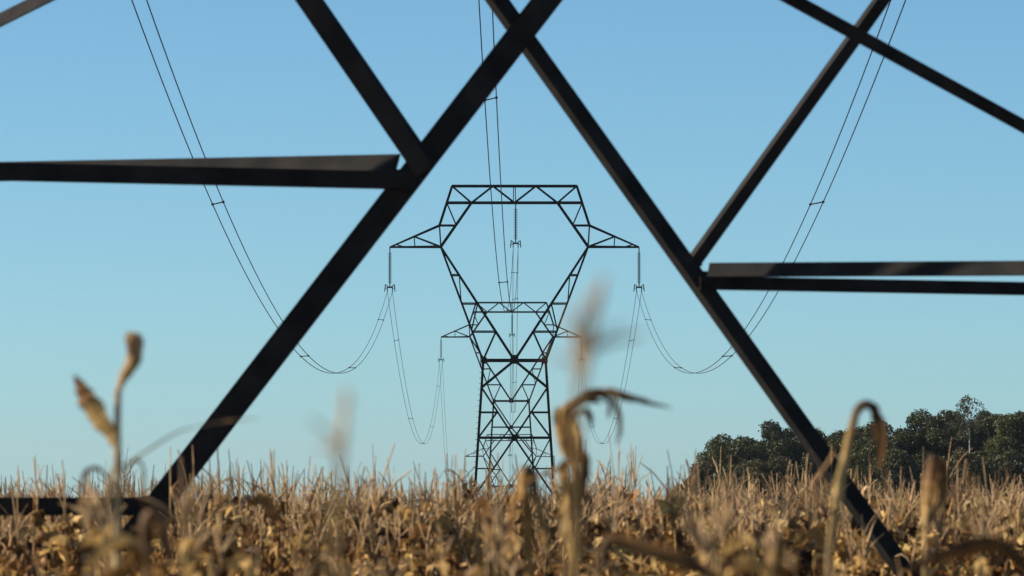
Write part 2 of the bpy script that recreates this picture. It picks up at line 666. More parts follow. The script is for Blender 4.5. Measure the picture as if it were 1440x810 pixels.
# horizontal pairs: one runs nearer, one runs away, both leave the diagonal's node
member('horizontal_bar', P(-150, 237.5, FD - 2.1), P(585, 253.8, FD - .33), 0.15, 0.10, DOWN, 2)
member('horizontal_bar', P(-150, 243.5, FD + 2.5), P(555.5, 230.5, FD - .10), 0.19, 0.03, DOWN, 26)
member('horizontal_bar', P(994, 379.5, FD - .15), P(1600, 376.0, FD - 2.1), 0.132, 0.02, DOWN, 22)
member('horizontal_bar', P(985, 397.5, FD - .05), P(1600, 408.5, FD + 1.4), 0.116, 0.09, DOWN, 2)
member('horizontal_bar', P(-160, 712, FD - .3), P(236, 712.5, FD - .02), 0.155, 0.12, DOWN, 2)
# hip braces between the corners
member('hip_brace', P(880, -130, 43.2), P(1640, 287, 47.2), 0.107, 0.09, UP, 2)
member('hip_brace', P(-115, 84.5, 50.0), P(420, -183, 45.0), 0.128, 0.02, DOWN, 26)
# gusset plates at the nodes
for px, py, w_, h_, d in ((566, 254, 0.2, 0.2, FD - .13), (1000, 394, 0.16, 0.16, FD + .05), (735, 43, 0.2, 0.2, FD - .1),
                          (222, 718, 0.3, 0.26, FD - .12)):
    m = MB()
    c = P(px, py, d)
    m.box(c, (w_, 0.014, h_))
    obj('gusset_plate', m.mesh('gusset_plate', STEEL), root)
# bolts heads on the nodes
m = MB()
for px, py, d in ((583, 243, FD - .46), (593, 252, FD - .46), (570, 256, FD - .46), (1003, 400, FD - .03), (1012, 402, FD - .03), (985, 372, FD + .06)):
    c = P(px, py, d)
    m.tube([c, c - Vector((0, 0.03, 0))], 0.018, 6)
obj('bolts', m.mesh('bolts', STEEL), root)


def fhw(z):
    return 5.65 - 0.09 * z if z < 12.6 else 4.516 - (z - 12.6) * (4.516 - 2.5) / (FZW - 12.6)


FDZ = side_near[0] * FORE_Y ** 2 + side_near[1] * FORE_Y + side_near[2] - ZARM + 0.02
FZW = ZW + FDZ
for sx in (-1, 1):
    for sy in (-1, 1):
        m = MB()
        for za, zb in ((-0.3, 12.6), (12.6, FZW)):
            a = Vector((sx * fhw(za), FORE_Y + sy * fhw(za), za))
            b = Vector((sx * fhw(zb), FORE_Y + sy * fhw(zb), zb))
            m.angle(a, b, 0.25, 0.25, 0.022, Vector((sx, 0, 0)), 0, ref=Vector((0, sy, 0)))
        obj('leg', m.mesh('leg', STEEL), root)
# side faces and upper body
m = MB()
for sx in (-1, 1):
    for sy in (-1, 1):
        m.beam((sx * fhw(0.4), FORE_Y + sy * fhw(0.4), 0.4), (sx * fhw(12.4), FORE_Y - sy * fhw(12.4), 12.4), 0.16, 0.03, ref=Vector((1, 0, 0)))
    m.beam((sx * fhw(5), FORE_Y - fhw(5), 5), (sx * fhw(5), FORE_Y + fhw(5), 5), 0.12, 0.03, ref=Vector((1, 0, 0)))
obj('side_bracing', m.mesh('side_bracing', STEEL), root)
m = MB()
for sy in (-1, 1):
    y = lambda z: FORE_Y + sy * fhw(z)
    m.beam((-fhw(12.5), y(12.5), 12.5), (fhw(12.5), y(12.5), 12.5), 0.16)
    for z in (12.5, 18.5):
        zb = min(z + 6, FZW)
        for s in (-1, 1):
            m.beam((s * fhw(z), y(z), z), (-s * fhw(zb), y(zb), zb), 0.14)
            m.beam((s * fhw(z), FORE_Y + sy * fhw(z), z), (s * fhw(zb), FORE_Y - sy * fhw(zb), zb), 0.14)
for s in (-1, 1):
    m.beam((s * fhw(7.2), FORE_Y - fhw(7.2), 7.2), (0, FORE_Y - fhw(12.4), 12.4), 0.14)
    m.beam((s * fhw(12.5), FORE_Y - fhw(12.5), 12.5), (s * fhw(12.5), FORE_Y + fhw(12.5), 12.5), 0.14)
obj('upper_bracing', m.mesh('upper_bracing', STEEL), root)
head_parts(0.0, FORE_Y, FDZ, STEEL, root)

# ------------------------------------------------------------------ maize
PAL = {'light': (0.74, 0.49, 0.185), 'mid': (0.47, 0.27, 0.09), 'dark': (0.10, 0.052, 0.021), 'grey': (0.48, 0.335, 0.18),
       'rust': (0.34, 0.17, 0.058), 'tassel': (0.65, 0.435, 0.225), 'stalk': (0.52, 0.345, 0.15), 'husk': (0.68, 0.51, 0.28)}
PAL = {k: np.array(v) for k, v in PAL.items()}


def pick_leaf_tint(r):
    k = r.choice(['light', 'mid', 'dark', 'grey', 'rust'], p=[0.32, 0.25, 0.22, 0.08, 0.13])
    return PAL[k] * r.uniform(0.7, 1.2)


def leaf_into(mb, r, base, az, length, width, nseg, across, hang=1.0):
    n = nseg + 1
    s = np.linspace(0, 1, n)
    el0 = r.uniform(35, 75)
    brk = r.uniform(0.12, 0.42)
    end = r.choice([-82.0, -60.0, -25.0, -120.0], p=[0.35, 0.25, 0.2, 0.2])
    el = el0 + (end - el0) * smooth((s - brk * 0.4) / (brk * 1.5))
    el = el + r.normal(0, 32, n) * smooth(s * 2)
    a = az + np.cumsum(r.normal(0, 0.42, n)) * (s > 0.1)
    step = length / nseg
    d = np.stack([np.cos(np.radians(el)) * np.cos(a), np.cos(np.radians(el)) * np.sin(a), np.sin(np.radians(el))], 1) * step
    path = np.array(base) + np.concatenate([np.zeros((1, 3)), np.cumsum(d[:-1], axis=0)])
    wd = width * np.clip(np.minimum(1.0, 0.55 + s * 3) * (1 - s ** 2.6), 0.05, 1)
    tw = np.cumsum(r.normal(0, 0.7, n))
    fo = 0.45 + np.cumsum(r.normal(0, 0.22, n))
    c = pick_leaf_tint(r)
    tt = c[None, :] * (1 + r.normal(0, 0.10, n))[:, None]
    if r.random() < 0.35:
        tt[int(n * 0.65):] *= 0.55
    wav = r.normal(0, 0.22, (n, 2))
    mb.strip(path, wd, tw, fo, tt, side0=(-math.sin(az), math.cos(az), 0.02), across=across, wav=wav)


def tassel_into(mb, r, base, lean, ln, nb, sides, seg, rad):
    c = PAL['tassel'] * r.uniform(0.85, 1.12)
    for k in range(nb + 1):
        if k == 0:
            az, sp, L, off = r.uniform(0, 6.28), r.uniform(0.0, 0.16), ln, 0
        else:
            az, sp, L, off = r.uniform(0, 6.28), r.uniform(0.25, 0.95), ln * r.uniform(0.5, 0.85), r.uniform(0.0, 0.22) * ln
        s = np.linspace(0, 1, seg + 1)
        th = sp * (0.75 + 0.9 * s) + r.normal(0, 0.05, seg + 1)
        d = np.stack([np.sin(th) * math.cos(az) + lean[0], np.sin(th) * math.sin(az) + lean[1], np.cos(th)], 1) * (L / seg)
        p = np.array(base) + np.array([lean[0], lean[1], 1]) * off + np.concatenate([np.zeros((1, 3)), np.cumsum(d[:-1], 0)])
        p = p + np.outer(s ** 2, r.normal(0, 0.03, 3))
        rr = rad * (1.0 - 0.55 * s) * (1 + r.normal(0, 0.18, seg + 1))
        rr[0] *= 0.6
        mb.tube(p, rr, sides, c * r.uniform(0.9, 1.1), cap=False)


def ear_into(mb, r, base, az, tilt, L, rad, seg, sides):
    s = np.linspace(0, 1, seg + 1)
    th = tilt + s * r.uniform(0.1, 0.5)
    d = np.stack([np.sin(th) * math.cos(az), np.sin(th) * math.sin(az), np.cos(th)], 1) * (L / seg)
    p = np.array(base) + np.concatenate([np.zeros((1, 3)), np.cumsum(d[:-1], 0)])
    rr = rad * np.clip(np.sin(np.clip(s * 0.92 + 0.1, 0, 1) * math.pi) ** 0.6, 0.12, 1)
    c = PAL['husk'] * r.uniform(0.55, 1.0)
    mb.tube(p, rr, sides, np.tile(c, (seg + 1, 1)) * (1 + r.normal(0, 0.08, seg + 1))[:, None], cap=False)


def plant_parts(r, level, hs):
    """level 0 near (parts kept apart), 1 middle, 2 far (merged). hs stalk height. Plant stands at the origin."""
    parts = []
    lean = r.normal(0, 0.035, 2)
    bow = r.normal(0, 0.03, 2)
    nseg = (9, 5, 2)[level]
    s = np.linspace(0, 1, nseg + 1)
    ax = np.stack([lean[0] * s * hs + bow[0] * np.sin(s * 3.1), lean[1] * s * hs + bow[1] * np.sin(s * 3.1), s * hs], 1)
    at = lambda z: np.array([np.interp(z, ax[:, 2], ax[:, 0]), np.interp(z, ax[:, 2], ax[:, 1]), z])
    mb = MB()
    node = 1 + 0.12 * (np.arange(nseg + 1) % 2)
    mb.tube(ax, (0.0125 - 0.0075 * s) * (node if level == 0 else 1) * (1.0, 1.0, 1.2)[level], (6, 4, 4)[level], PAL['stalk'] * r.uniform(0.8, 1.1), cap=False)
    parts.append(('stalk', mb))
    zlo = (0.35, 0.9, 1.15)[level]
    nl = (11, 12, 8)[level]
    az = r.uniform(0, 6.28)
    for k in range(nl):
        z = zlo + (hs - 0.03 - zlo) * (k + r.uniform(-0.2, 0.3)) / (nl - 0.5)
        z = min(max(z, 0.3), hs - 0.02)
        az += math.pi + r.normal(0, 0.5)
        mb = MB()
        L = r.uniform(0.32, 0.62) * (0.62 if z > hs - 0.25 else 1.0)
        leaf_into(mb, r, at(z), az, L, r.uniform(0.05, 0.10) * (1, 1.3, 1.55)[level], (12, 8, 5)[level], (3, 3, 2)[level])
        parts.append(('leaf', mb))
    ez = hs * r.uniform(0.5, 0.66)
    mb = MB()
    ear_into(mb, r, at(ez), r.uniform(0, 6.28), r.uniform(0.5, 2.6), r.uniform(0.2, 0.26), (0.024, 0.03, 0.032)[level], (7, 4, 3)[level], (8, 5, 4)[level])
    parts.append(('ear', mb))
    if r.random() < (0.55, 0.50, 0.58)[level]:
        return parts
    mb = MB()
    tassel_into(mb, r, at(hs), lean, r.uniform(0.30, 0.60) * (0.5, 1, 1)[level], int(r.integers(1, 6)), (4, 3, 3)[level], (5, 3, 2)[level], (0.008, 0.010, 0.012)[level])
    parts.append(('tassel', mb))
    return parts


def merged(parts):
    m = MB()
    for _, p in parts:
        v, f, t = p.arrays()
        m.add(v, f, t)
    return m.arrays()


def scatter(y0, y1, per_m2, r, margin, slope=0.105):
    pts = []
    row = 0.75
    a = R(24)
    ca, sa = math.cos(a), math.sin(a)
    area = (slope * (y1 * y1 - y0 * y0) + 2 * margin * (y1 - y0))
    n = int(area * per_m2)
    yy = np.sqrt(r.uniform(y0 * y0, y1 * y1, n * 2))
    hwid = slope * yy + margin
    xx = r.uniform(-1, 1, n * 2) * hwid
    keep = r.random(n * 2) < 0.5
    xx, yy = xx[keep], yy[keep]
    # snap to sown rows
    v = -xx * sa + yy * ca
    u = xx * ca + yy * sa
    v = np.round(v / row) * row + r.normal(0, 0.05, len(v))
    return np.stack([u * ca - v * sa, u * sa + v * ca], 1)


def field_block(pts, variants, r, htop):
    vs, fs, ts, n = [], [], [], 0
    for (x, y) in pts:
        v, f, t = variants[int(r.integers(len(variants)))]
        a = r.uniform(0, 2 * math.pi)
        c, s = math.cos(a), math.sin(a)
        k = htop * r.normal(1.02, 0.075) * (1 + 0.03 * math.sin(x * 2.1 + 0.5 * y) + 0.03 * math.sin(x * 0.9 - y * 0.33 + 1))
        lx, ly = r.normal(0, 0.06, 2)
        kk = 1.0
        V = np.empty_like(v)
        V[:, 0] = (v[:, 0] * c - v[:, 1] * s) * kk + x + lx * v[:, 2]
        V[:, 1] = (v[:, 0] * s + v[:, 1] * c) * kk + y + ly * v[:, 2]
        V[:, 2] = v[:, 2] * k - 0.02 + float(ground_h(x, y))
        vs.append(V); fs.append(f + n); ts.append(t * r.uniform(0.8, 1.15) * np.array([1, r.uniform(.96, 1.04), r.uniform(.88, 1.1)]))
        n += len(v)
    return np.concatenate(vs), np.concatenate(fs), np.concatenate(ts)


r1 = np.random.default_rng(21)
NEAR_END = 25.0
FIELD0 = 47.0
mids = [merged(plant_parts(r1, 1, r1.uniform(1.56, 1.88))) for _ in range(40)]
fars = [merged(plant_parts(r1, 2, r1.uniform(1.56, 1.88))) for _ in range(28)]
allp = scatter(FIELD0, 78, 5.2, r1, 2.0)
foot = (allp[:, 1] < 50.6) & (allp[:, 1] > 48.2) & ((np.abs(allp[:, 0] - 3.15) < 0.5) | (np.abs(allp[:, 0] + 3.3) < 0.45))
allp = allp[~foot]
allp = allp[np.argsort(allp[:, 1])]
vis = np.abs(allp[:, 0]) < 0.094 * allp[:, 1]
front = allp[vis][:170]
rest = np.concatenate([allp[~vis], allp[vis][170:]])
b1 = field_block(rest, mids, r1, 1.0)
b2 = field_block(scatter(78, 150, 3.6, r1, 2.0), fars, r1, 1.0)
b3 = field_block(scatter(150, 330, 1.1, r1, 2.0), fars, r1, 1.0)
V, F, T, n = [], [], [], 0
for v, f, t in (b1, b2, b3):
    V.append(v); F.append(f + n); T.append(t); n += len(v)
fo = obj('maize_field', raw_mesh('maize_field', np.concatenate(V), np.concatenate(F), np.concatenate(T), MAIZE, False))
tag(fo, 'dense field of ripe dry maize with pale tassels stretching away below the pylons', 'maize field', kind='stuff')

# individual plants of the nearest rows
r2 = np.random.default_rng(5)
GEN = 'dry maize plant with withered drooping leaves among the blurred nearest rows'
def browner(parts):
    for nm, mb in parts:
        if nm == 'leaf':
            k = r2.choice([1.0, 0.75, 0.5])
            mb.t = [t * np.array([k, k * 0.95, k * 0.88]) for t in mb.t]
    return parts


protos = []
for _ in range(14):
    protos.append([(nm, mb.mesh('maize_' + nm, MAIZE, nm != 'leaf')) for nm, mb in browner(plant_parts(r2, 0, r2.uniform(1.82, 2.08)))])
protos2 = [[(nm, mb.mesh('maize_' + nm, MAIZE, nm != 'leaf')) for nm, mb in plant_parts(r2, 1, r2.uniform(1.56, 1.88))] for _ in range(16)]
near_pts = [p for p in scatter(14.5, NEAR_END, 2.3, r2, 0.4)]
GEN2 = 'dry maize plant with pale tassel in the front rows of the field below the pylon'
print('NEAR', len(near_pts), 'FRONT', len(front))
jobs = [(p, GEN, 'maize plants in the blurred nearest rows') for p in near_pts[:128]] + [(p, GEN2, 'maize plants in the front rows of the field') for p in front]
for (px_, py_), lab_, grp_ in jobs:
    root = thing('maize_plant', lab_, 'maize plant', (px_, py_, -0.02 + float(ground_h(px_, py_))), grp_)
    root.rotation_euler = (r2.normal(0, 0.04), r2.normal(0, 0.04), r2.uniform(0, 6.28))
    k = r2.normal(1.0, 0.03) if lab_ == GEN else r2.normal(1.035, 0.085)
    root.scale = (k, k, k)
    for nm, me in (protos if lab_ == GEN else protos2)[int(r2.integers(14))]:
        o = bpy.data.objects.new(nm, me)
        col.objects.link(o)
        o.parent = root


# the plants that stand out, shaped one by one
def special(label, px, d, top_py, rad=0.011):
    base = P(px, 800, d)
    root = thing('maize_plant', label, 'maize plant', (base.x, d, -0.01))
    return root


def pts3(lst, d, jit=0.03, r=r2):
    out = []
    for q in lst:
        dd = d + (q[2] if len(q) > 2 else 0)
        out.append(P(q[0], q[1], dd))
    return out


def densify(p, n):
    p = np.array([tuple(x) for x in p])
    t = np.concatenate([[0], np.cumsum(np.linalg.norm(np.diff(p, axis=0), axis=1))])
    tt = np.linspace(0, t[-1], n)
    out = np.stack([np.interp(tt, t, p[:, i]) for i in range(3)], 1)
    for _ in range(2):
        out[1:-1] = 0.25 * out[:-2] + 0.5 * out[1:-1] + 0.25 * out[2:]
    return out


def sp_stalk(root, path, d, r0=0.012, r1_=0.007, tint='stalk'):
    p = pts3(path, d)
    p = [Vector((p[0].x, p[0].y, -0.01))] + p
    p = densify(p, 24)
    mb = MB()
    mb.tube(p, np.linspace(r0, r1_, 24) * (1 + 0.1 * (np.arange(24) % 3 == 0)), 6, PAL[tint], cap=False)
    return obj('stalk', mb.mesh('stalk', MAIZE, True), root)


def sp_leaf(root, path, d, widths, tints, fold=0.4, twist=0.0, n=18, name='leaf', label=None, side0=(0.8, -0.6, 0.1)):
    p = densify(pts3(path, d), n)
    s = np.linspace(0, 1, n)
    wd = np.interp(s, np.linspace(0, 1, len(widths)), widths) * 1.3
    tc = np.stack([np.interp(s, np.linspace(0, 1, len(tints)), [PAL[t][i] for t in tints]) for i in range(3)], 1)
    mb = MB()
    tw = np.linspace(0, twist, n) + np.cumsum(r2.normal(0, 0.03, n))
    mb.strip(p, wd, tw, fold + r2.normal(0, 0.08, n), tc, side0=side0, wav=r2.normal(0, 0.08, (n, 2)))
    o = obj(name, mb.mesh(name, MAIZE), root)
    if label: o['label'] = label
    return o


def rand_leaves(root, x, d, z0, z1, n, k=1.0):
    az = r2.uniform(0, 6)
    for i in range(n):
        z = z0 + (z1 - z0) * (i + .5) / n
        az += math.pi + r2.normal(0, .5)
        mb = MB()
        leaf_into(mb, r2, (x, d, z), az, r2.uniform(.4, .7) * k, r2.uniform(.05, .08), 11, 3)
        obj('leaf', mb.mesh('leaf', MAIZE), root)


def sp_tassel(root, base, ln, nb, lean=(0, 0), rad=0.006):
    mb = MB()
    tassel_into(mb, r2, tuple(base), lean, ln, nb, 4, 6, rad)
    obj('tassel', mb.mesh('tassel', MAIZE), root)


# 1: the tall one at the left with a raised leaf
d = 18.0
o = special('tall pale maize stalk at the left with one leaf raised like a blade', 165, d, 465)
sp_stalk(o, [(165, 812), (166, 700), (164, 620), (166, 545)], d, 0.02, 0.012, 'husk')
sp_leaf(o, [(168, 640), (150, 606), (125, 575), (104, 528)], d, [0.014, 0.04, 0.07, 0.08, 0.06, 0.012], ['mid', 'light', 'light', 'rust', 'dark'], 0.25, 0.0, label='raised leaf with a dark tip')
sp_leaf(o, [(165, 560), (168, 535), (184, 510), (190, 475), (180, 470), (183, 500)], d, [0.012, 0.03, 0.045, 0.055, 0.045, 0.015], ['grey', 'mid', 'grey', 'mid'], 0.4, 0.2)
sp_leaf(o, [(165, 660), (200, 640, -.1), (250, 606, -.6), (310, 594, -1.2), (365, 588, -2)], d, [0.008, 0.008, 0.007, 0.012, 0.004], ['grey', 'grey', 'grey'], 0.3, 0.2)
sp_leaf(o, [(165, 690), (135, 655), (118, 665), (112, 720)], d, [0.008, 0.015, 0.014, 0.005], ['mid', 'dark', 'mid'], 0.6, 0.5)
sp_leaf(o, [(165, 670), (195, 640), (205, 660), (200, 720)], d, [0.008, 0.013, 0.012, 0.006], ['grey', 'mid', 'dark'], 0.6, 0.5)
rand_leaves(o, P(165, 800, d).x, d, 0.6, 1.9, 6)

# 2: the broken one in the middle, shade of its right half painted in darker tints
d = 18.5
o = special('thick broken maize plant before the pylon, its top folded over to the right', 803, d, 540)
sp_stalk(o, [(808, 812), (812, 740), (818, 680), (800, 620), (792, 585)], d, 0.017, 0.014, 'mid')
sp_leaf(o, [(792, 640), (788, 600), (795, 572), (822, 556), (856, 547), (882, 556), (915, 566), (945, 573)], d, [0.03, 0.05, 0.05, 0.035, 0.028, 0.03, 0.018, 0.004], ['light', 'mid', 'rust', 'rust', 'dark', 'dark'], 0.5, 0.2, 24, label='folded-over top leaf pointing right')
sp_leaf(o, [(816, 690), (806, 650), (790, 610), (786, 582), (800, 575), (812, 600), (822, 650)], d, [0.02, 0.03, 0.04, 0.04, 0.03, 0.03, 0.012], ['light', 'mid', 'light', 'dark', 'rust', 'dark'], 0.5, 0.9, 22)
for q_ in range(17):
    bx, by = r2.uniform(786, 820), r2.uniform(572, 700)
    L_ = r2.uniform(30, 62)
    sx_ = r2.uniform(-14, 16)
    sp_leaf(o, [(bx, by, r2.uniform(-.06, .06)), (bx + sx_, by - 8 + L_ * .15, r2.uniform(-.08, .08)), (bx + sx_ * 1.3, by + L_ * .6, r2.uniform(-.08, .08)), (bx + sx_ * .8, by + L_, 0)],
            d, [0.01, r2.uniform(.03, .05), r2.uniform(.025, .04), 0.006], list(r2.choice(['dark', 'rust', 'light', 'mid', 'light'], 3)), 0.6, r2.uniform(-1.5, 1.5), 10)
for q_ in ([(788, 585), (800, 566), (822, 560), (846, 566)], [(798, 575), (820, 552), (845, 546), (864, 556)], [(806, 585), (826, 570), (836, 585), (832, 604)],
           [(840, 552), (858, 558), (862, 575), (856, 590)], [(784, 600), (776, 590), (786, 572), (806, 566)]):
    sp_leaf(o, q_, d, [0.015, r2.uniform(.03, .045), r2.uniform(.025, .04), 0.008], list(r2.choice(['dark', 'rust', 'dark', 'mid'], 3)), 0.6, r2.uniform(-1.0, 1.0), 12)
sp_leaf(o, [(800, 600), (816, 625), (828, 660), (822, 700), (812, 740)], d, [0.02, 0.03, 0.035, 0.03, 0.012], ['dark', 'rust', 'dark', 'mid'], 0.6, 1.0)
sp_leaf(o, [(812, 650), (780, 664), (750, 676), (722, 686)], d, [0.025, 0.03, 0.028, 0.01], ['mid', 'dark', 'mid'], 0.5, 0.3)
sp_leaf(o, [(862, 552), (872, 580), (874, 605), (868, 625)], d, [0.02, 0.022, 0.02, 0.008], ['grey', 'grey', 'mid'], 0.4, 0.3)
sp_leaf(o, [(815, 680), (800, 700), (800, 750), (812, 800)], d, [0.02, 0.05, 0.05, 0.03], ['light', 'light', 'mid'], 0.5, 0.3)
rand_leaves(o, P(808, 800, d).x, d, 0.6, 1.9, 6)

# 3: the stump next to it
d = 20.0
o = special('short snapped maize stalk just left of the broken plant with the folded top', 742, d, 650)
sp_stalk(o, [(746, 812), (742, 740), (738, 668)], d, 0.02, 0.019, 'mid')
sp_leaf(o, [(744, 720), (730, 690), (738, 655), (752, 662), (756, 700)], d, [0.02, 0.04, 0.05, 0.045, 0.015], ['light', 'mid', 'dark', 'dark'], 0.6, 0.6)
sp_leaf(o, [(740, 690), (725, 705), (722, 760), (730, 800)], d, [0.02, 0.045, 0.04, 0.02], ['mid', 'rust', 'dark'], 0.6, 0.4)
sp_leaf(o, [(742, 690), (760, 700), (772, 750), (775, 800)], d, [0.02, 0.05, 0.05, 0.02], ['light', 'mid', 'mid'], 0.6, 0.4)
rand_leaves(o, P(742, 800, d).x, d, 0.6, 1.9, 5)

# 4: the hook on the right
d = 19.5
o = special('maize plant at the right, one long leaf bent into a hook before dark trees', 1172, d, 560)
sp_stalk(o, [(1162, 812), (1166, 760), (1172, 715)], d, 0.013, 0.010)
sp_leaf(o, [(1168, 770), (1175, 705), (1186, 650), (1197, 600), (1203, 574), (1216, 563), (1230, 568), (1240, 590), (1243, 620), (1238, 660)], d,
        [0.022, 0.028, 0.032, 0.029, 0.024, 0.026, 0.03, 0.04, 0.055, 0.045, 0.01], ['stalk', 'light', 'light', 'light', 'mid', 'dark', 'dark', 'rust', 'rust'], 0.35, 0.0, 34, label='long leaf bent into a hook')
sp_leaf(o, [(1172, 705), (1150, 715), (1140, 680), (1170, 640), (1172, 632)], d, [0.012, 0.02, 0.02, 0.02, 0.006], ['mid', 'rust', 'mid'], 0.4, 0.3)
rand_leaves(o, P(1168, 800, d).x, d, 0.6, 1.9, 6)

# 5: the broad leaf at the right
d = 21.0
o = special('maize plant with one broad upright brown leaf, below the birch at the right', 1306, d, 640)
sp_stalk(o, [(1300, 812), (1302, 760), (1305, 715)], d, 0.014, 0.010)
sp_leaf(o, [(1300, 740), (1303, 700), (1308, 670), (1312, 640)], d, [0.025, 0.04, 0.05, 0.03], ['light', 'mid', 'rust', 'dark'], 0.3, 0.2, label='broad upright brown leaf')
sp_leaf(o, [(1306, 735), (1322, 705), (1325, 670), (1322, 645)], d, [0.02, 0.04, 0.045, 0.03], ['mid', 'rust', 'dark'], 0.3, 0.2)
rand_leaves(o, P(1303, 800, d).x, d, 0.6, 1.9, 6)

# 6, 7: tassels almost touching the lens
d = 6.3
o = special('very near maize plant, its blurred tassel a pale plume right of the far pylon', 815, d, 390)
sp_stalk(o, [(800, 812), (806, 640), (815, 535)], d, 0.008, 0.005)
mb = MB()
for (q, w_) in (([(815, 535), (828, 470), (845, 395)], .008), ([(818, 520), (806, 470), (800, 430)], .004), ([(822, 500), (850, 480), (905, 470)], .004),
                ([(822, 500), (850, 470), (880, 455)], .003), ([(818, 515), (840, 440), (850, 385)], .004), ([(818, 515), (812, 460), (830, 410)], .004), ([(818, 520), (795, 500), (770, 505)], .003)):
    mb.tube(densify(pts3(q, d), 8), np.linspace(w_, w_ * .5, 8), 4, PAL['tassel'] * 1.12, cap=False)
obj('tassel', mb.mesh('tassel', MAIZE), o)
d = 6.8
o = special('very near maize plant with a faint blurred tassel at the left of the far pylon', 482, d, 540)
sp_stalk(o, [(466, 812), (472, 740), (478, 640)], d, 0.007, 0.005)
mb = MB()
for (q, w_) in (([(478, 640), (482, 600), (488, 545)], .006), ([(478, 630), (460, 605), (436, 590)], .003), ([(478, 635), (465, 628), (440, 630)], .003), ([(480, 620), (484, 580), (492, 560)], .003)):
    mb.tube(densify(pts3(q, d), 8), np.linspace(w_, w_ * .5, 8), 4, PAL['tassel'] * 1.12, cap=False)
obj('tassel', mb.mesh('tassel', MAIZE), o)

# 8.. : dark fallen leaves low in the foreground
for (lab, px, d, leafs) in (
    ('maize plant low in the right corner, one long dark leaf reaching left', 1440, 14.5,
     [([(1450, 812), (1420, 775), (1380, 768), (1330, 782), (1280, 800)], [.02, .04, .045, .035, .01], ['dark', 'dark', 'dark'])]),
    ('maize plant low in the middle, a dark leaf sloping down to the right', 842, 14.0,
     [([(842, 800), (850, 752), (900, 765), (960, 785), (1010, 812)], [.02, .035, .045, .04, .01], ['dark', 'rust', 'dark'])]),
    ('maize plant low at the left, dark brown leaves flopped over the steel bar', 212, 15.0,
     [([(205, 800), (200, 735), (215, 712), (232, 730), (240, 790)], [.02, .045, .05, .05, .02], ['rust', 'dark', 'rust', 'dark']),
      ([(205, 780), (180, 760), (150, 770), (120, 800)], [.02, .03, .03, .01], ['grey', 'light', 'mid'])]),
    ('maize plant under the right diagonal bar, a dark leaf standing upright', 1088, 15.0,
     [([(1085, 812), (1088, 780), (1096, 752)], [.03, .05, .03], ['dark', 'mid', 'dark'])])):
    o = special(lab, px, d, 700)
    sp_stalk(o, [(px, 830), (px, 810)], d, 0.012, 0.010)
    for q, wds, tn in leafs:
        sp_leaf(o, q, d, wds, tn, 0.5, 0.5, 20)
    rand_leaves(o, P(px, 800, d).x, d, 0.6, 1.9, 5)


